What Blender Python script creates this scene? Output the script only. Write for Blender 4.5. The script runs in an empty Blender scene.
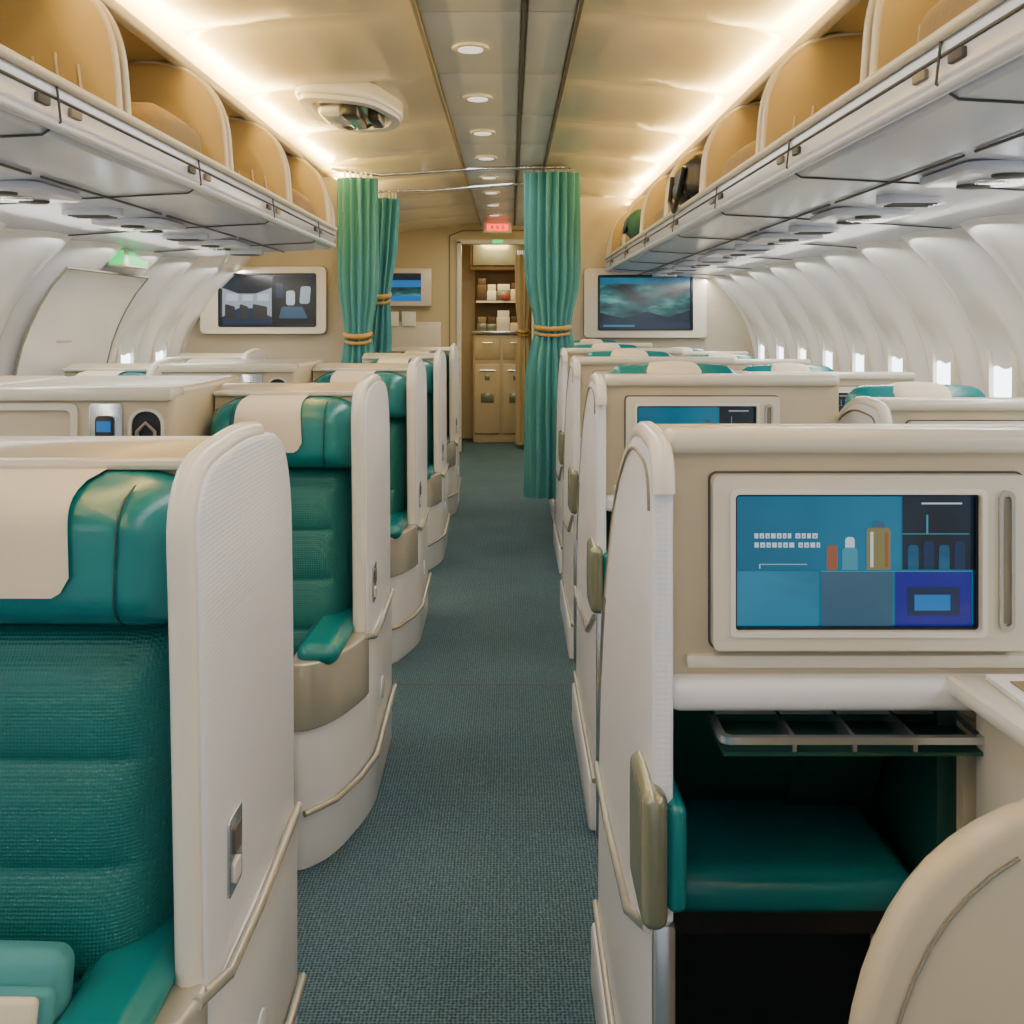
import bpy, bmesh, math, random
from mathutils import Vector
random.seed(4)
D=bpy.data; C=bpy.context
# ---------------------------------------------------------------- materials
def srgb(r,g,b):
    f=lambda c:(c/255/12.92) if c/255<=.04045 else ((c/255+.055)/1.055)**2.4
    return (f(r),f(g),f(b),1)
def mat(name,col,rough=.5,metal=0,bump=None,emit=None,estr=1,var=0.0,coat=0,spec=.5):
    m=D.materials.new(name); m.use_nodes=True
    nt=m.node_tree; b=nt.nodes['Principled BSDF']
    b.inputs['Base Color'].default_value=col
    b.inputs['Roughness'].default_value=rough
    b.inputs['Metallic'].default_value=metal
    b.inputs['Specular IOR Level'].default_value=spec
    if coat: b.inputs['Coat Weight'].default_value=coat; b.inputs['Coat Roughness'].default_value=.15
    if emit:
        b.inputs['Emission Color'].default_value=emit; b.inputs['Emission Strength'].default_value=estr
    tc=nt.nodes.new('ShaderNodeTexCoord')
    if var:
        n=nt.nodes.new('ShaderNodeTexNoise'); n.inputs['Scale'].default_value=6; n.inputs['Detail'].default_value=4
        nt.links.new(tc.outputs['Object'],n.inputs['Vector'])
        mx=nt.nodes.new('ShaderNodeMix'); mx.data_type='RGBA'
        mx.inputs[6].default_value=tuple(c*(1-var) for c in col[:3])+(1,)
        mx.inputs[7].default_value=tuple(min(1,c*(1+var)) for c in col[:3])+(1,)
        nt.links.new(n.outputs['Fac'],mx.inputs[0]); nt.links.new(mx.outputs[2],b.inputs['Base Color'])
    if bump:
        kind,scale,st=bump
        bp=nt.nodes.new('ShaderNodeBump'); bp.inputs['Strength'].default_value=st; bp.inputs['Distance'].default_value=.003
        if kind=='noise':
            n=nt.nodes.new('ShaderNodeTexNoise'); n.inputs['Scale'].default_value=scale; n.inputs['Detail'].default_value=3
            nt.links.new(tc.outputs['Object'],n.inputs['Vector']); nt.links.new(n.outputs['Fac'],bp.inputs['Height'])
        else:
            v=nt.nodes.new('ShaderNodeTexVoronoi'); v.inputs['Scale'].default_value=scale; v.inputs['Randomness'].default_value=.15
            nt.links.new(tc.outputs['Object'],v.inputs['Vector']); nt.links.new(v.outputs['Distance'],bp.inputs['Height'])
        nt.links.new(bp.outputs['Normal'],b.inputs['Normal'])
    return m
M={}
M['cream']=mat('cream_shell',srgb(190,176,148),.28,bump=('noise',60,.05))
M['cream2']=mat('cream_frame',srgb(214,206,188),.22)
M['white']=mat('white_shell',srgb(228,228,234),.28,bump=('vor',130,.35))
M['whites']=mat('white_smooth',srgb(224,223,224),.22)
M['rim']=mat('rim_ivory',srgb(228,221,208),.22)
M['champ']=mat('champagne_metal',srgb(180,176,162),.22,.45)
M['goldm']=mat('arm_grey_green',srgb(136,138,118),.22,.5)
M['silver']=mat('silver_metal',srgb(200,202,205),.2,.85)
M['leather']=mat('teal_leather',srgb(0,112,116),.26,bump=('noise',90,.15),var=.12)
M['fabric']=mat('teal_fabric',srgb(0,100,96),.42,bump=('vor',190,.6),var=.18)
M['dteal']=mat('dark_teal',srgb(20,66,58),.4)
M['cloth']=mat('headrest_cloth',srgb(228,212,184),.85,bump=('noise',300,.2))
M['black']=mat('black_plastic',srgb(18,20,22),.4)
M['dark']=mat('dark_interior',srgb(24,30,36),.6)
M['ceil']=mat('ceiling_panel',srgb(222,208,178),.22,var=.04)
M['ceilc']=mat('ceiling_centre',srgb(196,200,202),.35)
M['wallp']=mat('sidewall_panel',srgb(226,225,224),.22)
M['bin']=mat('bin_plastic',srgb(190,195,210),.2)
M['binin']=mat('bin_interior',srgb(182,162,116),.42)
M['bulk']=mat('bulkhead_fabric',srgb(184,175,154),.8,bump=('vor',80,.5),var=.1)
M['cream3']=mat('galley_cream',srgb(196,180,142),.38)
M['curt']=mat('curtain_teal',srgb(66,138,142),.7,bump=('noise',80,.1),var=.12)
M['curtb']=mat('curtain_beige',srgb(180,160,116),.8)
M['gold']=mat('gold_cord',srgb(180,140,64),.6)
M['seam']=mat('seam_dark',srgb(76,74,72),.7)
M['seaml']=mat('seam_light',srgb(130,124,108),.7)
M['bezel']=mat('screen_bezel',srgb(12,12,14),.25)
M['gglow']=mat('exit_sign_green',srgb(20,120,60),.5,emit=srgb(60,230,120),estr=1.4)
M['rglow']=mat('exit_sign_red',srgb(150,20,10),.5,emit=srgb(255,30,14),estr=4)
M['lamp']=mat('lamp_lens',srgb(240,235,220),.4,emit=(1,.95,.85,1),estr=1.0)
M['cove']=mat('cove_tube',srgb(250,230,180),.4,emit=(1,.68,.22,1),estr=16)
M['sky']=mat('window_daylight',srgb(235,242,250),.4,emit=(.74,.88,1,1),estr=6)
M['paper']=mat('paper',srgb(235,232,225),.6)
M['blanket']=mat('beige_blanket',srgb(140,122,92),.9,bump=('noise',40,.6))
M['shelfd']=mat('galley_dark',srgb(90,70,45),.6)
M['red']=mat('red_plastic',srgb(170,50,35),.5)
M['green']=mat('green_bag',srgb(44,96,72),.7,bump=('noise',40,.5))
def emi(name,col,s=1.0):
    return mat(name,(0.01,0.01,0.01,1),.2,emit=col,estr=s)
def carpet():
    m=D.materials.new('carpet_blue'); m.use_nodes=True; nt=m.node_tree; b=nt.nodes['Principled BSDF']
    b.inputs['Roughness'].default_value=.95; b.inputs['Specular IOR Level'].default_value=.1
    tc=nt.nodes.new('ShaderNodeTexCoord')
    v=nt.nodes.new('ShaderNodeTexVoronoi'); v.inputs['Scale'].default_value=110; v.inputs['Randomness'].default_value=.25
    n=nt.nodes.new('ShaderNodeTexNoise'); n.inputs['Scale'].default_value=2.5; n.inputs['Detail'].default_value=5
    cr=nt.nodes.new('ShaderNodeValToRGB'); cr.color_ramp.elements[0].color=srgb(26,46,54); cr.color_ramp.elements[0].position=.1
    cr.color_ramp.elements[1].color=srgb(106,134,146); cr.color_ramp.elements[1].position=.75
    mx=nt.nodes.new('ShaderNodeMix'); mx.data_type='RGBA'; mx.blend_type='MULTIPLY'; mx.inputs[0].default_value=.35
    nt.links.new(tc.outputs['Object'],v.inputs['Vector']); nt.links.new(tc.outputs['Object'],n.inputs['Vector'])
    nt.links.new(v.outputs['Distance'],cr.inputs['Fac']); nt.links.new(cr.outputs['Color'],mx.inputs[6])
    cr2=nt.nodes.new('ShaderNodeValToRGB'); cr2.color_ramp.elements[0].position=.3; cr2.color_ramp.elements[0].color=(.5,.56,.6,1)
    cr2.color_ramp.elements[1].position=.7; cr2.color_ramp.elements[1].color=(1,1,1,1)
    nt.links.new(n.outputs['Fac'],cr2.inputs['Fac']); nt.links.new(cr2.outputs['Color'],mx.inputs[7])
    nt.links.new(mx.outputs[2],b.inputs['Base Color'])
    bp=nt.nodes.new('ShaderNodeBump'); bp.inputs['Strength'].default_value=1; bp.inputs['Distance'].default_value=.005
    nt.links.new(v.outputs['Distance'],bp.inputs['Height']); nt.links.new(bp.outputs['Normal'],b.inputs['Normal'])
    return m
M['carpet']=carpet()
# ---------------------------------------------------------------- helpers
def P(ax,u,v,a):
    return (a,u,v) if ax=='X' else ((u,a,v) if ax=='Y' else (u,v,a))
def finish(bm,name,m,parent,smooth=True,ang=35):
    bmesh.ops.recalc_face_normals(bm,faces=bm.faces)
    if smooth:
        for f in bm.faces: f.smooth=True
        for e in bm.edges:
            if len(e.link_faces)==2 and e.calc_face_angle(0)>math.radians(ang): e.smooth=False
    me=D.meshes.new(name); bm.to_mesh(me); bm.free()
    me.materials.append(M[m] if isinstance(m,str) else m)
    o=D.objects.new(name,me); C.scene.collection.objects.link(o)
    if parent: o.parent=parent
    return o
def empty(name,loc=(0,0,0)):
    o=D.objects.new(name,None); o.location=loc; C.scene.collection.objects.link(o); o.empty_display_size=.1; return o
def bev(bm,w,seg,ang=30):
    es=[e for e in bm.edges if len(e.link_faces)==2 and e.calc_face_angle(0)>math.radians(ang)]
    bmesh.ops.bevel(bm,geom=es,offset=w,offset_type='OFFSET',segments=seg,profile=.5,affect='EDGES',clamp_overlap=True)
def ext(name,pts,ax,a,b,m,parent=None,bevel=0,seg=2,smooth=True):
    bm=bmesh.new()
    A=[bm.verts.new(P(ax,u,v,a)) for u,v in pts]; B=[bm.verts.new(P(ax,u,v,b)) for u,v in pts]
    n=len(pts)
    bm.faces.new(A); bm.faces.new(B[::-1])
    for i in range(n): bm.faces.new((A[i],B[i],B[(i+1)%n],A[(i+1)%n]))
    bmesh.ops.recalc_face_normals(bm,faces=bm.faces)
    if bevel: bev(bm,bevel,seg)
    return finish(bm,name,m,parent,smooth)
def box(name,x0,x1,y0,y1,z0,z1,m,parent=None,bevel=0,seg=2):
    return ext(name,[(x0,y0),(x1,y0),(x1,y1),(x0,y1)],'Z',z0,z1,m,parent,bevel,seg)
def ring(name,out,inn,ax,a,b,m,parent=None):
    bm=bmesh.new(); n=len(out)
    L=[[bm.verts.new(P(ax,u,v,t)) for u,v in pts] for pts,t in ((out,a),(inn,a),(inn,b),(out,b))]
    for k in range(4):
        p,q=L[k],L[(k+1)%4]
        for i in range(n): bm.faces.new((p[i],p[(i+1)%n],q[(i+1)%n],q[i]))
    return finish(bm,name,m,parent)
def rr(cx,cy,w,h,r,n=5):
    o=[]
    for sx,sy,a0 in ((1,1,0),(-1,1,90),(-1,-1,180),(1,-1,270)):
        for i in range(n+1):
            a=math.radians(a0+90*i/n); o.append((cx+sx*(w/2-r)+r*math.cos(a),cy+sy*(h/2-r)+r*math.sin(a)))
    return o
def fillet(pts,rs,n=6):
    o=[];N=len(pts)
    for i,p in enumerate(pts):
        r=rs[i] if isinstance(rs,(list,tuple)) else rs
        p=Vector(p)
        if r<=0: o.append(tuple(p)); continue
        a=(Vector(pts[i-1])-p); b=(Vector(pts[(i+1)%N])-p)
        ra=min(r,a.length*.48); rb=min(r,b.length*.48)
        A=p+a.normalized()*ra; B=p+b.normalized()*rb
        for k in range(n+1):
            t=k/n; o.append(tuple((1-t)**2*A+2*t*(1-t)*p+t*t*B))
    return o
def pillow(name,x0,x1,y0,y1,z0,z1,r,puff,m,parent=None,k=4,mid=6):
    h=[(x1-x0)/2,(y1-y0)/2,(z1-z0)/2]; c=[(x0+x1)/2,(y0+y1)/2,(z0+z1)/2]
    r=min(r,min(h)*.98)
    def samp(H):
        s=[-H+r*i/k for i in range(k)]
        s+=[-(H-r)+2*(H-r)*i/mid for i in range(mid+1)]
        s+=[H-r+r*(i+1)/k for i in range(k)]
        return s
    S=[samp(x) for x in h]; bm=bmesh.new(); cache={}
    def V(p):
        inner=[max(-(h[i]-r),min(h[i]-r,p[i])) for i in range(3)]
        d=Vector([p[i]-inner[i] for i in range(3)])
        if d.length>1e-9: d=d.normalized()*r
        q=Vector(inner)+d
        for ax in range(3):
            o=[i for i in range(3) if i!=ax]
            if abs(abs(p[ax])-h[ax])<1e-6:
                w=(1-(p[o[0]]/h[o[0]])**2)*(1-(p[o[1]]/h[o[1]])**2)
                q[ax]+=math.copysign(puff*w,p[ax])
        key=tuple(round(v,5) for v in p)
        if key not in cache: cache[key]=bm.verts.new((q[0]+c[0],q[1]+c[1],q[2]+c[2]))
        return cache[key]
    for ax in range(3):
        o=[i for i in range(3) if i!=ax]
        for sg in (-1,1):
            for i in range(len(S[o[0]])-1):
                for j in range(len(S[o[1]])-1):
                    vs=[]
                    for di,dj in ((0,0),(1,0),(1,1),(0,1)):
                        p=[0,0,0]; p[ax]=sg*h[ax]; p[o[0]]=S[o[0]][i+di]; p[o[1]]=S[o[1]][j+dj]; vs.append(V(p))
                    try: bm.faces.new(vs)
                    except ValueError: pass
    return finish(bm,name,m,parent,ang=70)
def tube(name,pts,r,m,parent=None,cyc=False,res=3):
    cu=D.curves.new(name,'CURVE'); cu.dimensions='3D'; cu.bevel_depth=r; cu.bevel_resolution=res; cu.use_fill_caps=True
    s=cu.splines.new('POLY'); s.points.add(len(pts)-1)
    for i,p in enumerate(pts): s.points[i].co=(*p,1)
    s.use_cyclic_u=cyc; cu.materials.append(M[m])
    o=D.objects.new(name,cu); C.scene.collection.objects.link(o)
    if parent:o.parent=parent
    return o
def flat(name,pts,ax,a,m,parent=None):
    bm=bmesh.new(); bm.faces.new([bm.verts.new(P(ax,u,v,a)) for u,v in pts]); 
    return finish(bm,name,m,parent,False)
def rect(x0,x1,z0,z1): return [(x0,z0),(x1,z0),(x1,z1),(x0,z1)]
def inst(root,loc,sx=1,sz=1,skip=()):
    e=root.copy(); e.location=loc; e.scale=(sx,1,sz); C.scene.collection.objects.link(e)
    for ch in root.children:
        if ch.name.split('.')[0] in skip: continue
        c=ch.copy(); C.scene.collection.objects.link(c); c.parent=e
    return e
def grid(name,fn,nu,nv,m,parent=None,ang=60):
    bm=bmesh.new(); G=[[bm.verts.new(fn(i/nu,j/nv)) for j in range(nv+1)] for i in range(nu+1)]
    for i in range(nu):
        for j in range(nv): bm.faces.new((G[i][j],G[i+1][j],G[i+1][j+1],G[i][j+1]))
    bmesh.ops.remove_doubles(bm,verts=bm.verts,dist=1e-5)
    return finish(bm,name,m,parent,ang=ang)
# ---------------------------------------------------------------- room
XC=-.1; Y0=-1.2; Y1=11.6
floor=box('floor',-2.25,2.05,Y0,13.2,-.05,0,'carpet')
t=box('trim_1',-.47,.34,4.14,4.152,.0,.002,'seam')
HW=[(0,1.98),(.4,2.12),(.8,2.19),(1.15,2.2),(1.4,2.15),(1.6,2.06),(1.75,1.95),(1.88,1.80),(2.05,1.7),(2.65,1.6)]
def hw(z):
    for (a,b),(c,d) in zip(HW,HW[1:]):
        if z<=c:
            t=(z-a)/(c-a); return b+(d-b)*t
    return HW[-1][1]
def hws(z): return (hw(max(0,z-.06))+hw(z)+hw(min(2.65,z+.06)))/3
PITCH=.56
def wallfn(side):
    ny=int((Y1-Y0)/PITCH*20); 
    def f(u,v):
        y=Y0+(Y1-Y0)*u; z=2.65*v; s=((y-Y0)/PITCH)%1
        rel=.13*(abs(math.sin(math.pi*s))**.5)
        rel-=.05*math.exp(-((s-.5)/.26)**4-((z-1.28)/.24)**4)
        return (XC+side*(hws(z)-rel+.05),y,z)
    return f,ny
for side,nm in ((-1,'wall_left'),(1,'wall_right')):
    f,ny=wallfn(side); grid(nm,f,ny,44,'wallp',ang=80)
k=0
for side in (-1,1):
    i=0
    while True:
        y=Y0+PITCH*(i+.5); i+=1
        if y>8.2: break
        if side<0 and (y>6.7 or 4.4<y<5.5): continue
        k+=1; w=empty('window_%d'%k)
        x=XC+side*(hws(1.28)-.04)
        ring('window_frame',rr(y,1.27,.27,.37,.10),rr(y,1.27,.19,.28,.08),'X',x-side*.015,x+side*.03,'cream2',w)
        ext('window_pane',rr(y,1.27,.2,.30,.085),'X',x+side*.005,x+side*.008,'sky',w)
d=empty('door_1')
def doorwall(u,v):
    y=4.42+1.0*u; z=.02+1.72*v
    return (XC-(hws(z)-.09),y,z)
grid('door_panel',doorwall,6,20,'wallp',d)
for yy in (4.42,5.42):
    tube('door_seam',[(XC-(hws(z)-.09),yy,z) for z in [i*.086+.02 for i in range(21)]],.006,'seaml',d)
tube('door_seam',[(XC-(hws(1.74)-.09),4.42+i*.1,1.74) for i in range(11)],.006,'seaml',d)
box('door_handle_recess',XC-2.14,XC-2.09,4.7,4.95,1.36,1.5,'silver',d,.01)
box('door_handle',XC-2.10,XC-2.05,4.74,4.92,1.40,1.43,'cream',d,.008)
# ceiling
CP=[(-1.75,2.30),(-1.42,2.44),(-1.2,2.53),(-1.0,2.585),(-.8,2.615),(-.55,2.635),(-.28,2.64),(.34,2.64),(.6,2.635),(.8,2.615),(1.0,2.585),(1.2,2.53),(1.42,2.44),(1.75,2.30)]
ceil=empty('ceiling')
def cz(x):
    for (a,b),(c,d2) in zip(CP,CP[1:]):
        if x<=c: return b+(d2-b)*(x-a)/(c-a)
    return 2.3
def cfn(u,v):
    x=-1.75+3.5*u; y=Y0+(Y1+1.6-Y0)*v
    s=((y+.3)/1.0)%1
    return (XC+x,y,cz(x)-.05*abs(math.sin(math.pi*s))**.5*(min(1,max(0,(abs(x)-.3)/.3)))*(1 if abs(x)<.9 else max(.25,1-(abs(x)-.9)*3)))
grid('ceiling_shell',cfn,40,288,'ceil',ceil,ang=80)
y=-.9
while y<11.2:
    for (a,b) in ((-.33,.045),(.06,.24)):
        box('ceiling_panel',a+.004,b-.004,y+.006,y+.894,2.615,2.632,'ceilc',ceil,.006)
    ext('downlight_ring',[(-.16+.075*math.cos(t),y+.45+.075*math.sin(t)) for t in [i*math.pi/12 for i in range(24)]],'Z',2.602,2.616,'rim',ceil,.006)
    ext('downlight_lens',[(-.16+.05*math.cos(t),y+.45+.05*math.sin(t)) for t in [i*math.pi/10 for i in range(20)]],'Z',2.599,2.603,'lamp',ceil)
    y+=.9
box('ceiling_rail',.044,.056,Y0,11.5,2.605,2.625,'seam',ceil)
box('ceiling_rail',-.345,-.328,Y0,11.5,2.60,2.63,'seaml',ceil,.004)
box('ceiling_rail',.24,.256,Y0,11.5,2.60,2.635,'seam',ceil,.004)
# ---------------------------------------------------------------- overhead bins
def make_bin(side,ya,yb):
    root=empty('overhead_bin')
    X=lambda d: XC+side*d
    pts=[(X(.9),1.95),(X(.93),1.915),(X(1.3),1.895),(X(1.83),1.86),(X(1.83),1.90),(X(1.6),2.03),(X(.965),2.02),(X(.95),2.035),(X(.915),2.035),(X(.9),2.02)]
    ext('bin_hull',pts,'Y',ya,yb,'bin',root,.006)
    tube('bin_rail',[(X(.895),ya,2.03),(X(.895),yb,2.03)],.012,'cream2',root)
    tube('bin_mid_rail',[(X(.899),ya,1.992),(X(.899),yb,1.992)],.004,'seam',root,res=1)
    tube('bin_lower_rail',[(X(.905),ya,1.935),(X(.905),yb,1.935)],.014,'bin',root)
    box('bin_back',*sorted((X(1.55),X(1.6))),ya,yb,2.0,2.5,'binin',root)
    ext('bin_roof',[(X(1.12),2.455),(X(1.6),2.43),(X(1.6),2.45),(X(1.12),2.475)],'Y',ya,yb,'binin',root)
    ext('cove_rail',fillet([(X(1.08),2.43),(X(1.12),2.43),(X(1.13),2.455),(X(1.12),2.475),(X(1.08),2.465)],.008,3),'Y',ya,yb,'cream2',root)
    tube('cove_lamp',[(X(1.17),ya+.05,2.487),(X(1.17),yb-.05,2.487)],.010,'cove',root)
    y=yb; i=0
    while y>ya:
        prof=fillet([(X(1.58),2.03),(X(.93),2.03),(X(.95),2.30),(X(1.10),2.445),(X(1.58),2.445)],[0,.03,.16,.16,0],8)
        for dy in (0,-.06):
            ext('bin_partition',prof,'Y',y+dy-.012,y+dy+.008,'binin',root,.004)
            tube('partition_edge',[(px,y+dy-.002,pz) for px,pz in prof if abs(px-XC)<1.3],.011,'cream2',root)
        for q in (1.02,1.08,1.14,1.20):
            tube('partition_rib',[(X(q),y-.076,2.07),(X(q+.015),y-.076,2.19+.02*math.sin(q*30))],.005,'cream',root,res=1)
        if i%2==0 and y-.5>ya:
            pillow('folded_blanket',*sorted((X(1.0),X(1.5))),y-.55,y-.12,2.035,2.2,.06,.02,'blanket',root)
        tube('bin_seam',[(X(.897),y-.5,2.02),(X(.888),y-.5,1.94),(X(.93),y-.5,1.912),(X(1.3),y-.5,1.893),(X(1.8),y-.5,1.86)],.003,'seam',root,res=1)
        box('bin_latch',*sorted((X(.89),X(.902))),y-.60,y-.54,1.965,1.985,'seam',root,.004)
        box('bin_latch',*sorted((X(.89),X(.902))),y-.44,y-.38,1.965,1.985,'seaml',root,.004)
        for q in (1.18,1.56):
            tube('underside_seam',[(X(q),y-.97,1.902-.02*(q>1.4)-.006*(q<1.4)),(X(q),y-.03,1.902-.02*(q>1.4)-.006*(q<1.4))],.004,'seam',root,res=1)
        ps=[(X(1.22),y-.92),(X(1.5),y-.92),(X(1.5),y-.58),(X(1.22),y-.58)]
        ext('service_panel',fillet(ps,.05,4),'Z',1.872,1.895,'bin',root,.006)
        for j in range(3):
            yy=y-.83+j*.1
            ext('reading_lamp',[(X(1.36)+.045*math.cos(t),yy+.034*math.sin(t)) for t in [q*math.pi/8 for q in range(16)]],'Z',1.864,1.874,'seam' if j!=1 else 'silver',root,.003)
        ext('air_vent',rr(X(1.36),y-.2,.2,.12,.05),'Z',1.870,1.9,'bin',root,.004)
        for j in range(3): box('vent_slot',X(1.36)-.07,X(1.36)+.07,y-.24+j*.035,y-.228+j*.035,1.866,1.872,'seam',root)
        i+=1; y-=1.0
    ext('bin_end',fillet([(X(1.83),1.86),(X(.93),1.915),(X(.895),1.98),(X(.91),2.2),(X(1.08),2.46),(X(1.6),2.45)],[0,.03,.03,.15,.1,0],6),'Y',yb,yb+.025,'cream2',root,.005)
    return root
make_bin(-1,Y0+.2,5.7); rb=make_bin(1,Y0+.2,8.35)
bag=empty('black_bag'); 
pillow('bag_body',.80,1.10,4.45,4.88,2.045,2.26,.07,.02,'black',bag)
pillow('bag_pocket',.78,.86,4.52,4.8,2.06,2.17,.035,.01,'black',bag)
tube('bag_strap',[(.785,4.5,2.2),(.765,4.55,2.07),(.77,4.7,2.02),(.77,4.82,2.08),(.79,4.86,2.2)],.012,'black',bag)
bg=empty('duffel_bag'); pillow('duffel_body',.78,.99,6.5,6.86,2.055,2.24,.08,.01,'green',bg); tube('duffel_handle',[(.79,6.56,2.18),(.765,6.62,2.1),(.765,6.72,2.1),(.79,6.8,2.18)],.012,'black',bg)
# ---------------------------------------------------------------- bulkheads, far wall
def grad(name,c1,c2,s=1.0,scale=3,mid=None,lo=.38,hi=.62,stretch=(1,1,1)):
    m=D.materials.new(name); m.use_nodes=True; nt=m.node_tree; b=nt.nodes['Principled BSDF']
    b.inputs['Base Color'].default_value=(.01,.01,.012,1); b.inputs['Roughness'].default_value=.15
    tc=nt.nodes.new('ShaderNodeTexCoord'); mp=nt.nodes.new('ShaderNodeMapping'); mp.inputs['Scale'].default_value=stretch
    n=nt.nodes.new('ShaderNodeTexNoise'); n.inputs['Detail'].default_value=4; src=n.outputs['Fac']
    n.inputs['Scale'].default_value=scale
    cr=nt.nodes.new('ShaderNodeValToRGB'); cr.color_ramp.elements[0].position=lo; cr.color_ramp.elements[1].position=hi
    cr.color_ramp.elements[0].color=c1; cr.color_ramp.elements[1].color=c2
    if mid:
        e=cr.color_ramp.elements.new((lo+hi)/2); e.color=mid
    nt.links.new(tc.outputs['Object'],mp.inputs['Vector']); nt.links.new(mp.outputs['Vector'],n.inputs['Vector']); nt.links.new(src,cr.inputs['Fac'])
    nt.links.new(cr.outputs['Color'],b.inputs['Emission Color']); b.inputs['Emission Strength'].default_value=s
    return m
scr_dark=grad('screen_navy',srgb(6,16,28),srgb(16,44,66),1,4)
scr_blue=grad('screen_teal_blue',srgb(4,76,108),srgb(14,108,140),1,2)
scr_lblue=grad('screen_light_blue',srgb(8,72,106),srgb(36,116,148),1,5,stretch=(.6,1,1.6))
scr_vid=grad('screen_landscape',srgb(6,30,36),srgb(80,160,150),1,5,srgb(20,84,88),.35,.68,(.7,1,2.2))
e_w=emi('screen_white',srgb(200,215,225),.9); e_g=emi('screen_grey',srgb(60,102,130),.7); e_lg=emi('screen_pale_grey',srgb(165,178,186),.9)
e_p=emi('screen_violet',srgb(12,20,140),.9); e_or=emi('screen_orange',srgb(160,98,64),.7); e_gold=emi('screen_gold',srgb(142,134,84),.7)
e_nb=emi('screen_dark_blue',srgb(6,40,78),.9); e_cy=emi('screen_cyan',srgb(70,158,184),.7); e_bl=emi('screen_sky_blue',srgb(30,110,180),1)
def tv(name,cx,cz_,w,h,y,left):
    e=empty(name); ox=.03 if left else 0
    ring('tv_frame',rr(cx,cz_,w,h,.035),rr(cx+ox,cz_,w*.76,h*.76,.01),'Y',y-.06,y,'cream2',e)
    ring('tv_outline',rr(cx,cz_,w+.012,h+.012,.04),rr(cx,cz_,w,h,.035),'Y',y-.02,y,'seaml',e)
    ring('tv_inner_frame',rr(cx+ox,cz_,w*.78,h*.8,.015),rr(cx+ox,cz_,w*.75,h*.75,.008),'Y',y-.065,y-.045,'bezel',e)
    sx0=cx+ox-w*.38; sx1=sx0+w*.76; z0=cz_-h*.38; z1=cz_+h*.38
    flat('tv_screen',rect(sx0,sx1,z0,z1),'Y',y-.03,scr_dark,e)
    return e,sx0,sx1,z0,z1
box('wall_bulkhead_left',-2.36,-1.12,6.9,6.96,0,2.5,'bulk')
box('trim_3',-1.14,-1.1,6.88,6.98,0,2.5,'cream2',None,.01)
e,a,b_,c0,c1=tv('wall_television',-1.69,1.65,.86,.46,6.9,True)
flat('video_backdrop',rect(a+.01,a+.35,c0+.01,c1-.01),'Y',6.868,e_lg,e)
flat('video_ceiling',[(a+.01,c1-.01),(a+.01,c1-.09),(a+.12,c1-.13),(a+.24,c1-.13),(a+.35,c1-.09),(a+.35,c1-.01)],'Y',6.867,scr_dark,e)
flat('video_window',rect(a+.04,a+.12,c0+.17,c0+.22),'Y',6.866,e_w,e); flat('video_window',rect(a+.15,a+.22,c0+.17,c0+.21),'Y',6.866,e_w,e); flat('video_window',rect(a+.25,a+.33,c0+.17,c0+.22),'Y',6.866,e_w,e)
flat('video_floor',[(a+.01,c0+.01),(a+.35,c0+.01),(a+.35,c0+.06),(a+.23,c0+.12),(a+.12,c0+.12),(a+.01,c0+.06)],'Y',6.866,e_nb,e)
for p,q in ((.03,.10),(.13,.19),(.22,.32)):
    flat('video_seat',fillet([(a+p,c0+.04),(a+q,c0+.04),(a+q,c0+.13),(a+p,c0+.15)],.015,4),'Y',6.865,'dark',e)
flat('video_scene',rect(a+.36,b_-.01,c0+.01,c1-.01),'Y',6.868,'bezel',e)
flat('video_shape',fillet([(a+.40,c0+.05),(a+.60,c0+.05),(a+.56,c0+.13),(a+.42,c0+.13)],.01,3),'Y',6.866,e_g,e)
flat('video_shape',fillet([(a+.45,c0+.14),(a+.51,c0+.14),(a+.51,c0+.24),(a+.45,c0+.24)],.02,4),'Y',6.866,e_w,e)
flat('video_shape',fillet([(a+.54,c0+.15),(a+.61,c0+.15),(a+.62,c0+.27),(a+.55,c0+.27)],.02,4),'Y',6.866,e_lg,e)
flat('video_glow',rect(a+.38,a+.43,c0+.19,c0+.29),'Y',6.866,e_nb,e)
sg=empty('notice_placard'); box('placard_plate',-2.35,-2.2,6.88,6.898,1.45,1.56,'paper',sg,.004)
box('placard_stripe',-2.33,-2.22,6.876,6.881,1.52,1.545,'rim',sg); flat('placard_print',rect(-2.33,-2.25,1.465,1.51),'Y',6.878,e_or,sg)
box('wall_bulkhead_right',.46,2.1,8.4,8.46,0,2.55,'bulk')
box('trim_4',.43,.47,8.38,8.48,0,2.6,'cream2',None,.01)
e,a,b_,c0,c1=tv('wall_television',1.13,1.66,1.02,.58,8.4,False)
flat('video_picture',rect(a+.01,b_-.01,c0+.05,c1-.06),'Y',8.366,scr_vid,e)
flat('video_sky',rect(a+.01,b_-.01,c1-.06,c1-.01),'Y',8.365,scr_blue,e)
flat('video_hill',[(a+.01,c0+.05),(b_-.01,c0+.05),(b_-.01,c0+.16),(b_-.2,c0+.10),(a+.4,c0+.15),(a+.2,c0+.09),(a+.01,c0+.14)],'Y',8.3655,scr_dark,e)
flat('video_bar',rect(a+.01,b_-.01,c0+.01,c0+.05),'Y',8.364,e_nb,e)
flat('video_bar',rect(a+.04,a+.3,c0+.022,c0+.035),'Y',8.362,e_cy,e)
fw=empty('wall_far')
FY=11.6
box('far_wall_left',-2.3,-.56,FY,FY+.08,0,2.6,'cream3',fw)
box('far_wall_right',.25,2.1,FY,FY+.08,0,2.6,'cream3',fw)
box('far_wall_header',-.56,.25,FY,FY+.08,2.42,2.64,'cream3',fw)
box('far_wall_panel',-1.5,-.8,FY-.02,FY,.9,1.5,'cream2',fw,.01)
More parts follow.
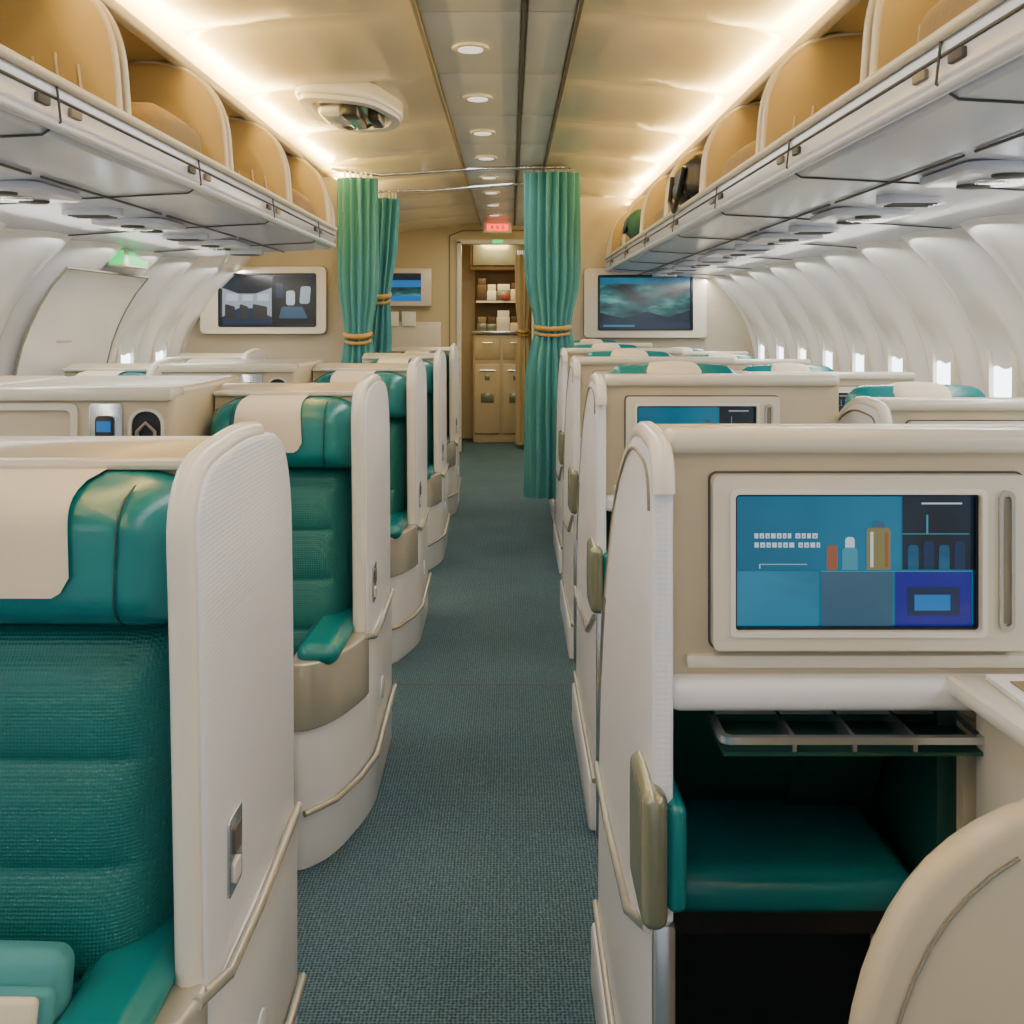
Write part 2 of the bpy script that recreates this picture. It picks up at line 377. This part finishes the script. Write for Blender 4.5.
for q in (-1.45,-1.25): box('wall_pocket',q,q+.16,FY-.05,FY-.02,1.45,1.62,'paper',fw,.005)
dr=empty('door_2')
for xx in (-.62,.25): box('door_jamb',xx,xx+.06,FY-.04,FY+.1,0,2.44,'cream2',dr,.01)
box('door_lintel',-.62,.31,FY-.04,FY+.1,2.4,2.46,'cream2',dr,.01)
tube('door_outline',[(-.70,FY-.01,.05),(-.70,FY-.01,2.5),(-.55,FY-.01,2.56),(.3,FY-.01,2.56)],.008,'seaml',dr)
st=empty('wall_monitor'); box('monitor_housing',-1.56,-.9,FY-.12,FY,1.68,2.12,'cream2',st,.02)
flat('monitor_screen',rect(-1.48,-1.02,1.74,2.06),'Y',FY-.125,e_bl,st); flat('monitor_shade',rect(-1.48,-1.02,1.98,2.06),'Y',FY-.126,scr_dark,st)
flat('monitor_band',rect(-1.48,-1.02,1.80,1.90),'Y',FY-.127,scr_vid,st)
ex=empty('exit_sign'); box('sign_box',-.3,.02,FY-.4,FY-.32,2.50,2.62,'cream2',ex,.01)
box('sign_light',-.26,-.02,FY-.41,FY-.4,2.525,2.595,'rglow',ex)
for q in (-.2,-.14,-.08): box('sign_letter',q-.012,q+.012,FY-.415,FY-.409,2.54,2.58,'paper',ex)
ex2=empty('exit_sign'); box('sign_light',-.2,-.08,FY-.06,FY-.045,2.41,2.45,'gglow',ex2)
# galley
g=empty('galley_unit')
box('galley_back',-.9,.6,12.9,12.95,0,2.6,'cream3',g)
box('galley_side',-.95,-.9,11.7,12.95,0,2.6,'cream3',g); box('galley_side',.6,.65,11.7,12.95,0,2.6,'cream3',g)
box('galley_counter',-.46,.24,12.4,12.9,0,1.35,'cream3',g,.02)
for x0_ in (-.44,-.09):
    box('cart_door',x0_,x0_+.32,12.37,12.4,.12,.98,'cream3',g,.012); tube('cart_handle',[(x0_+.06,12.35,.9),(x0_+.26,12.35,.9)],.012,'silver',g)
    box('cart_latch',x0_+.13,x0_+.19,12.36,12.375,.78,.84,'goldm',g,.004)
    box('cart_label',x0_+.08,x0_+.24,12.36,12.375,.5,.62,'goldm',g,.004)
    box('galley_drawer',x0_,x0_+.32,12.38,12.4,1.04,1.3,'cream3',g,.01); tube('drawer_handle',[(x0_+.1,12.36,1.24),(x0_+.22,12.36,1.24)],.01,'silver',g)
box('galley_counter_top',-.48,.26,12.36,12.9,1.35,1.39,'silver',g,.01)
box('galley_dark_recess',-.44,.22,12.6,12.9,1.39,2.2,'shelfd',g)
for z in (1.74,): box('galley_shelf',-.42,.2,12.42,12.9,z,z+.025,'rim',g)
ks=['paper','cloth','silver','rim','shelfd','paper','goldm','blanket']
for z in (1.39,1.77):
    x=-.41
    while x<.10:
        w_=.10+.08*random.random(); h_=.08+.12*random.random()
        box('galley_box',x,x+w_,12.42,12.75,z,z+h_,ks[random.randrange(8)],g,.008)
        box('galley_box',x+.01,x+w_-.005,12.44,12.7,z+h_,z+h_+.08,ks[random.randrange(8)],g,.006)
        x+=w_+.006
box('red_item',-.1,-.02,12.40,12.42,1.78,1.84,'red',g,.004)
box('galley_header',-.5,.3,12.4,12.5,2.14,2.6,'shelfd',g,.02)
box('galley_locker',-.46,.24,12.38,12.4,2.2,2.5,'goldm',g,.01)
es=empty('exit_sign'); box('sign_box',-2.0,-1.9,4.95,5.25,1.775,1.865,'cream2',es,.01); box('sign_light',-1.98,-1.91,4.943,4.951,1.785,1.855,'gglow',es)
flat('sign_face',[(4.98,1.79),(5.22,1.79),(5.22,1.85),(4.98,1.85)],'X',-1.898,'gglow',es)
# ---------------------------------------------------------------- curtains
def curtain(name,cx,cy,w,d,z0,z1,tie,m,lean=0,pl=11):
    e=empty(name)
    def f(u,v):
        a=2*math.pi*u; z=z0+(z1-z0)*v
        pin=1-.33*math.exp(-((z-tie)/.22)**2) if tie else 1
        r=1+.26*math.sin(pl*a+.6*math.sin(3*v))+.06*math.sin(5*a+3*v)
        return (cx+lean*(1-v)+w/2*pin*r*math.cos(a),cy+d/2*pin*r*math.sin(a),z)
    grid('curtain_fabric',f,pl*12,40,m,e,ang=180)
    if tie:
        pts=[(cx+lean*(1-(tie-z0)/(z1-z0))+w*.38*math.cos(a),cy+(d*.46)*math.sin(a),tie+.02*math.sin(a)) for a in [i*math.pi/12 for i in range(24)]]
        tube('tie_band',pts,.018,'gold',e,True); tube('tie_cord',[(p[0],p[1],p[2]-.045) for p in pts],.012,'gold',e,True)
    for i in range(6):
        xx=cx-w*.4+w*.8*i/5; box('curtain_hook',xx-.008,xx+.008,cy-.01,cy+.01,z1-.01,z1+.05,'silver',e)
    return e
curtain('curtain',.30,7.15,.32,.2,.25,2.56,1.47,'curt',0,17)
curtain('curtain',-1.03,6.78,.22,.16,.3,2.47,1.42,'curt',0,13)
curtain('curtain',-.90,7.35,.15,.2,.3,2.40,1.7,'curt',-.13,10)
curtain('curtain',.16,11.9,.16,.2,.05,2.3,1.4,'curtb',0,8)
rail=empty('curtain_rail')
tube('rail_bar',[(-1.2,6.75,2.53),(-.9,7.0,2.53),(-.2,7.1,2.59),(.5,7.15,2.61)],.014,'silver',rail)
tube('rail_bar',[(-1.0,7.35,2.46),(-.6,7.6,2.5),(.1,7.8,2.58)],.01,'silver',rail)
for p in ((-.6,7.05,2.56),(.1,7.12,2.6)): box('rail_bracket',p[0]-.02,p[0]+.02,p[1]-.02,p[1]+.02,p[2],2.64,'silver',rail)
# ceiling projector unit: white tapered housing with open metal recess and lens parts
pj=empty('ceiling_projector')
def slant(s,n=4):
    q=[(-.22,-.50),(.12,-.36),(.24,.10),(.16,.42),(-.10,.46),(-.25,.0)]
    return fillet([(-.77+x*s,5.0+y*s) for x,y in q],.14*s,n)
ext('housing',slant(1.0),'Z',2.545,2.63,'whites',pj,.015,3)
ring('housing_lip',slant(.93),slant(.74),'Z',2.525,2.55,'whites',pj)
ext('metal_recess',slant(.74),'Z',2.54,2.547,'silver',pj)
pillow('lamp_body',-.92,-.80,4.78,5.08,2.49,2.545,.025,.008,'whites',pj)
box('lens_block',-.80,-.72,4.72,4.84,2.475,2.545,'black',pj,.012); box('lens_block',-.70,-.64,4.90,5.12,2.49,2.545,'black',pj,.012)
pillow('mirror_arm',-.82,-.74,4.88,5.22,2.50,2.545,.02,.004,'silver',pj)
tube('unit_cable',[(-.9,5.15,2.53),(-.84,5.22,2.51),(-.74,5.2,2.515),(-.68,5.12,2.53)],.01,'seam',pj)
# ---------------------------------------------------------------- left seat
def left_seat(loc):
    s=empty('airplane_seat',loc)
    wing=fillet([(.16,.0),(.15,.5),(.12,1.08),(.10,1.29),(.40,1.315),(.70,1.285),(.73,.9),(.74,0)],[0,.05,.2,.12,.1,.24,.2,0],8)
    ext('side_wing',wing,'X',-.04,0,'white',s,.014,3)
    rim=[(-.024,y,z) for y,z in wing if z>.45 and y<.5]
    tube('wing_rim',rim,.020,'rim',s)
    plan=fillet([(0.004,.74),(0.012,.2),(-.06,-.06),(-.13,-.14),(-.17,-.14),(-.17,.74)],[0,.1,.1,.04,.01,0],6)
    ext('side_base',plan,'Z',.0,.53,'whites',s,.012)
    plan2=fillet([(0.010,.14),(0.0,.07),(-.05,-.075),(-.12,-.155),(-.175,-.155),(-.175,.14)],[.02,.1,.1,.04,.01,.02],6)
    ext('arm_cap',plan2,'Z',.385,.57,'champ',s,.02,3)
    tube('base_trim',[(0.016,.73,.19),(0.02,.2,.17),(-.01,.06,.165),(-.06,-.065,.16),(-.13,-.147,.16)],.009,'champ',s)
    tube('side_trim',[(0.006,.735,.53),(0.012,.4,.525),(0.012,.22,.53),(0,.1,.565)],.009,'champ',s)
    pillow('armrest_pad',-.160,-.045,-.12,.30,.55,.61,.03,.006,'leather',s)
    sh=fillet([(.34,0),(.34,1.27),(.42,1.30),(.66,1.285),(.72,1.2),(.73,0)],[0,.03,.04,.1,.08,0],4)
    ext('seat_shell',sh,'X',-.52,-.035,'cream',s,.008)
    box('shell_top_trim',-.52,-.04,.325,.36,1.262,1.28,'cream2',s,.008)
    box('inner_side',-.52,-.465,-.1,.4,0,.5,'cream',s,.012)
    pillow('armrest_pad_inner',-.525,-.455,-.1,.3,.49,.56,.03,.004,'leather',s)
    def bk(u,v):
        x=-.49+.43*u; z=.44+.62*v
        e=(1-abs(2*u-1)**5); e2=(1-abs(2*v-1)**10)
        ch=.015*abs(math.sin(math.pi*v*4.3+.2))**.5 if .12<u<.88 else .012
        bol=.03*(abs(2*u-1)**3)
        return (x,.35-(.135+.10*(1-v)+ch+bol)*(e**.5)*(e2**.5),z)
    grid('backrest',bk,44,110,'fabric',s,ang=80)
    def hd(u,v):
        x=-.515+.475*u; z=1.035+.23*v
        e=(1-abs(2*u-1)**7)**.5; e2=(1-abs(2*v-1)**5)**.5
        bol=.035*(abs(2*u-1)**2.5)
        dz=-.05*(abs(2*u-1)**5)*v
        return (x,.36-(.20+bol-.02*v)*e*e2,z+dz)
    grid('headrest',hd,44,24,'leather',s,ang=80)
    def cl(u,v):
        w=.21-.02*v; uu=.44+(u-.5)*(w/.475)
        vv=.30+.70*v
        x=-.515+.475*uu; z=1.035+.23*vv
        e2=(1-abs(2*vv-1)**5)**.5 if vv<1 else 0
        bol=.035*(abs(2*uu-1)**2.5)
        c=max(0,abs(2*u-1)-.75)/.25; z+=.03*(c**2)*(1-v)
        return (x,.36-(.20+bol-.02*vv)*e2-.005,z+.004*v)
    grid('headrest_cover',cl,16,16,'cloth',s,ang=80)
    for q in (.2,.8):
        tube('headrest_seam',[(-.515+.475*q,.36-(.20+.035*(abs(2*q-1)**2.5)-.02*v)*(1-abs(2*v-1)**5)**.5-.001,1.035+.23*v) for v in [.05+.9*i/14 for i in range(15)]],.002,'dteal',s,res=1)
    pillow('seat_cushion',-.46,-.175,-.18,.3,.34,.47,.05,.012,'fabric',s)
    pillow('leg_rest',-.45,-.18,-.2,-.12,.08,.38,.03,.006,'leather',s)
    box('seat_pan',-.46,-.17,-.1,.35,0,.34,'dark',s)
    ext('switch_plate',rr(.285,.68,.075,.12,.01),'X',0,.004,'silver',s,.001)
    ext('switch_key',rr(.285,.70,.035,.04,.005),'X',.003,.008,'seam',s); ext('switch_key',rr(.285,.65,.035,.03,.005),'X',.003,.008,'rim',s)
    ext('speaker_disc',[(.42+.035*math.cos(a),.30+.035*math.sin(a)) for a in [i*math.pi/8 for i in range(16)]],'X',0.002,.012,'white',s,.002)
    return s
LP=1.6
ls=left_seat((-.43,1.27,0))
for r in range(1,5): inst(ls,(-.43,1.27+LP*r,0))
for r in (0,2,3): inst(ls,(-1.62,1.27+LP*r-.02,0))
def console(loc):
    s=empty('seat_console',loc)
    box('console_body',-.6,0,0,.72,0,1.31,'cream',s,.02,3)
    box('console_top_lip',-.6,0.0,-.02,.1,1.275,1.315,'cream2',s,.012)
    ring('pocket_ring',rr(-.075,1.18,.1,.15,.045,6),rr(-.075,1.18,.085,.135,.04,6),'Y',-.012,.01,'cream2',s)
    ext('pocket',rr(-.075,1.18,.085,.135,.04,6),'Y',-.002,.005,'dark',s)
    tube('headphones',[(-.1,-.01,1.14),(-.1,-.012,1.19),(-.075,-.015,1.215),(-.05,-.012,1.19),(-.05,-.01,1.14)],.005,'seaml',s)
    ext('handset_plate',rr(-.19,1.18,.095,.18,.012),'Y',-.01,.01,'silver',s,.003)
    ext('handset',rr(-.19,1.175,.052,.12,.012),'Y',-.022,.0,'black',s,.003)
    flat('handset_screen',rect(-.21,-.17,1.19,1.22),'Y',-.0235,e_bl,s)
    for i in range(3): box('handset_key',-.207+i*.014,-.199+i*.014,-.0245,-.0215,1.15,1.158,'rim',s)
    ring('panel_frame',rr(-.42,1.17,.30,.2,.02),rr(-.42,1.17,.26,.16,.015),'Y',-.01,.01,'cream2',s)
    return s
cs=console((-.955,2.84,0))
inst(cs,(-.955,2.84+LP,0))
c2=inst(cs,(-1.56,2.84,0),skip=('handset','handset_plate','handset_screen','handset_key','pocket','pocket_ring','headphones'))
pk=empty('folded_blanket',(-.74,1.27,.475)); pk.rotation_euler=(-.25,.06,.12)
pillow('blanket_body',-.14,.15,-.03,.03,0,.205,.02,.006,'curt',pk); pillow('blanket_fold',-.135,.145,-.05,-.028,0,.17,.011,.003,'curt',pk)
pillow('packet_paper',-.05,.13,-.066,-.05,.03,.165,.007,.002,'cloth',pk); pillow('packet_paper',-.04,.11,-.074,-.066,.06,.12,.004,.001,'rim',pk)
# ---------------------------------------------------------------- right seat unit
def right_seat(loc):
    s=empty('airplane_seat',loc)
    wing=fillet([(0,0),(0,1.32),(.22,1.335),(.46,1.21),(.72,.9),(.84,.62),(.90,.0)],[0,.06,.1,.1,.15,.15,0],8)
    ext('side_wing',wing,'X',0,.03,'white',s,.010,3)
    rim=[(.015,y,z) for y,z in wing if z>.9]
    tube('wing_rim',rim,.017,'rim',s)
    tube('wing_groove',[(-.001,y+.03,z-.03) for y,z in wing if z>.66 and y<.8],.003,'seaml',s,res=1)
    ext('shell_face',fillet([(.05,.965),(.05,1.335),(.16,1.345),(.40,1.22),(.42,.965)],[.01,.02,.03,.03,.01],3),'X',.025,.72,'cream',s,.008)
    box('face_top_lip',.025,.72,.03,.1,1.31,1.345,'cream2',s,.014,3)
    box('face_shelf',.025,.72,.015,.12,.945,.99,'whites',s,.016,3)
    box('face_lower_band',.055,.72,.04,.06,1.0,1.02,'cream2',s,.005)
    cx,cz_=.315,1.156; 
    ring('screen_frame',rr(cx,cz_,.45,.25,.01),rr(cx-.018,cz_,.35,.195,.006),'Y',.026,.055,'cream2',s)
    ring('screen_groove',rr(cx,cz_,.456,.256,.012),rr(cx,cz_,.45,.25,.01),'Y',.046,.055,'seam',s)
    ring('screen_step',rr(cx-.018,cz_,.366,.211,.008),rr(cx-.018,cz_,.352,.197,.006),'Y',.023,.03,'rim',s)
    ring('screen_bezel',rr(cx-.018,cz_,.352,.197,.006),rr(cx-.018,cz_,.343,.188,.003),'Y',.034,.05,'bezel',s)
    x0,x1,z0,z1=cx-.018-.172,cx-.018+.172,cz_-.0945,cz_+.0945
    flat('screen_display',rect(x0,x1,z0,z1),'Y',.044,scr_blue,s)
    yy=.0425
    def R(n,a,b,c,d,m,k=0): flat(n,rect(x0+a*(x1-x0),x0+b*(x1-x0),z0+c*(z1-z0),z0+d*(z1-z0)),'Y',yy-k*.0004,m,s)
    R('display_header',.7,1,.43,1,scr_dark); R('display_panel',.36,.66,.0,.42,e_g,1); R('display_panel',.67,.99,.0,.42,e_p,1)
    R('display_panel',.72,.94,.08,.3,e_nb,2); R('display_panel',.75,.9,.12,.24,e_bl,3); R('display_panel',.0,.35,.0,.42,scr_lblue,1); R('display_shelf',.36,.99,.415,.422,e_cy,2)
    def B(n,cx_,w,h0,h1,m,k=2):
        a0,a1=x0+(cx_-w/2)*(x1-x0),x0+(cx_+w/2)*(x1-x0); b0,b1=z0+h0*(z1-z0),z0+h1*(z1-z0)
        flat(n,fillet([(a0,b0),(a1,b0),(a1,b1),(a0,b1)],[.001,.001,.006,.006],4),'Y',yy-k*.0004,m,s)
    B('display_bottle',.405,.045,.43,.62,e_or); B('display_bottle',.48,.065,.43,.60,e_cy); B('display_bottle',.48,.04,.60,.68,e_w)
    B('display_bottle',.6,.10,.43,.75,e_gold); B('display_bottle',.6,.05,.75,.80,e_g); R('display_highlight',.565,.578,.45,.72,e_w,3); R('display_shade',.625,.64,.45,.72,e_or,3)
    for i in range(4): B('display_box',.745+.065*i,.045,.43,.62+.03*(i%2),e_nb if i%2 else scr_lblue)
    R('display_line',.7,.98,.70,.707,e_cy,2); R('display_lamp',.78,.95,.93,.942,e_w,2); R('display_arm',.80,.808,.70,.85,e_cy,2)
    random.seed(3)
    for row,(a,zb) in enumerate(((.08,.67),(.08,.60))):
        x=a
        for i in range(11):
            w=.014+.008*random.random(); R('display_text',x,x+w,zb,zb+.038,e_w,2)
            if i%3: R('display_text_gap',x+w*.35,x+w*.65,zb+.010,zb+.022,scr_blue,3)
            x+=w+.006
            if i==6:x+=.012
    R('display_text',.1,.3,.47,.474,e_w,3); R('display_text',.1,.104,.44,.474,e_w,3)
    ring('handle_ring',rr(.507,1.16,.022,.2,.010),rr(.507,1.16,.012,.185,.006),'Y',.020,.04,'champ',s)
    box('handle_slot',.501,.513,.024,.027,1.07,1.25,'seaml',s)
    box('side_pier',.47,.72,.08,.85,0,.96,'cream',s,.012)
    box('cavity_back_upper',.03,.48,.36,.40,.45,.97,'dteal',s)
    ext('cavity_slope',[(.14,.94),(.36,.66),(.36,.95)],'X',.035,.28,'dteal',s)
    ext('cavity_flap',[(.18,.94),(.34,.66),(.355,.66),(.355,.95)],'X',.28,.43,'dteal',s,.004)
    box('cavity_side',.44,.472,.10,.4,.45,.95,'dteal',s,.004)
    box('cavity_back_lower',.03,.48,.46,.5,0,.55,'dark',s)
    pillow('ottoman_cushion',.034,.425,.13,.42,.585,.655,.03,.008,'leather',s)
    box('ottoman_base',.05,.42,.17,.42,.54,.59,'black',s)
    box('cavity_floor',.04,.47,.0,.46,0,.02,'carpet',s)
    o=rr(.285,.06,.38,.12,.015); i_=rr(.285,.06,.360,.10,.01)
    ring('tray_rack',o,i_,'Z',.908,.918,'silver',s)
    box('tray_bottom',.10,.47,.005,.115,.89,.895,'dteal',s)
    for xx in (.2,.285,.37): box('tray_divider',xx-.003,xx+.003,.005,.115,.896,.916,'silver',s)
    pillow('arm_cap',-.018,.018,-.03,.13,.66,.85,.016,.003,'goldm',s)
    pillow('arm_pad',.018,.045,-.02,.12,.68,.83,.012,.003,'leather',s)
    box('front_edge',.0,.032,-.010,.02,.0,.66,'silver',s,.008)
    tube('side_trim',[(-.004,.02,.64),(-.006,.25,.53),(-.006,.6,.5),(-.004,.86,.5)],.008,'champ',s)
    tube('base_trim',[(-.004,.02,.16),(-.006,.5,.17),(-.004,.89,.17)],.008,'champ',s)
    box('base_bulge',-.018,.02,.04,.86,0,.15,'whites',s,.012)
    pillow('headrest',.08,.52,.44,.56,1.06,1.35,.05,.01,'leather',s)
    pillow('headrest_cover',.19,.41,.43,.57,1.20,1.357,.05,.01,'cloth',s)
    pillow('seat_back',.06,.46,.52,.66,.45,1.08,.05,.01,'fabric',s)
    pillow('seat_cushion',.06,.46,.6,1.1,.36,.47,.05,.01,'fabric',s)
    return s
RX=[.20,.25,.28,.31,.34]
rs=right_seat((.20,1.40,0))
for r in range(1,5): inst(rs,(RX[r],1.40+1.5*r,0))
for r in range(1,5): inst(rs,(1.02,1.25+1.5*r,0),sz=.955)
for ch in rs.children:
    if ch.name.startswith('headrest'): ch.location.z=-.14
# side table right near
tb=empty('side_table')
box('table_body',.665,1.35,1.20,1.44,0,.97,'cream2',tb,.015)
ext('table_top',fillet([(.645,1.12),(1.38,1.08),(1.38,1.44),(.62,1.44)],[.04,0,0,.02],5),'Z',.97,.995,'rim',tb,.008)
box('table_drawer',.69,1.3,1.185,1.2,.8,.93,'cream2',tb,.008); box('table_drawer',.69,1.3,1.185,1.2,.62,.78,'cream2',tb,.008)
box('drawer_handle',.72,.80,1.175,1.186,.86,.875,'silver',tb,.003); box('drawer_handle',.72,.80,1.175,1.186,.70,.715,'silver',tb,.003)
mg=empty('magazine'); box('magazine_cover',.67,.88,1.2,1.41,.996,1.003,'paper',mg); box('magazine_picture',.69,.82,1.26,1.38,1.003,1.0045,'blanket',mg)
dv=empty('seat_divider')
prof=fillet([(.335,0),(.335,1.01),(.9,1.05),(.9,0)],[0,.34,.1,0],14)
ext('divider_panel',prof,'Y',.99,1.03,'cream',dv,.014,3)
dr_=[(x+.03,.988,z-.022) for x,z in prof if z>.2 and x<.49]
tube('divider_rim',dr_,.002,'seaml',dv)
box('divider_foot',.35,.9,.99,1.04,0,.05,'cream2',dv,.01)
# ---------------------------------------------------------------- lights
def area(name,loc,rot,sx,sy,e,col):
    l=D.lights.new(name,'AREA'); l.shape='RECTANGLE'; l.size=sx; l.size_y=sy; l.energy=e; l.color=col
    o=D.objects.new(name,l); o.location=loc; o.rotation_euler=rot; C.scene.collection.objects.link(o); return o
for side,ya,yb in ((-1,-.9,8.0),(1,-.9,11.0)):
    # lamps in the cove gap above the bins, aimed inboard across the ceiling
    area('cove_light',(XC+side*1.10,(ya+yb)/2,2.485),(math.radians(180),math.radians(side*-25),0),.03,yb-ya,135,(1,.70,.24))
    area('sidewall_light',(XC+side*1.74,(ya+yb)/2-.3,1.85),(0,math.radians(side*12),0),.05,yb-ya-1,78 if side>0 else 44,(1,.97,.91))
area('ceiling_fill',(-.14,4.6,2.59),(0,0,0),.32,11,58,(.95,.98,1))  # added ambient fill along the aisle, no such fixture in the ceiling
area('galley_light',(-.2,12.2,2.5),(0,0,0),.4,.5,18,(1,.76,.40))
area('rear_light',(-.2,10.2,2.55),(0,0,0),1.2,1.5,20,(1,.84,.55))
w=D.worlds.new('world'); C.scene.world=w; w.use_nodes=True
w.node_tree.nodes['Background'].inputs[0].default_value=(.84,.92,1,1); w.node_tree.nodes['Background'].inputs[1].default_value=.7
cam=D.cameras.new('camera'); co=D.objects.new('camera',cam); C.scene.collection.objects.link(co)
co.location=(0,0,1.5); co.rotation_euler=(math.radians(90),0,0); cam.sensor_width=36; cam.lens=36*1000/1024
cam.shift_y=-190/1024; cam.shift_x=2/1024; cam.clip_start=.02
C.scene.camera=co
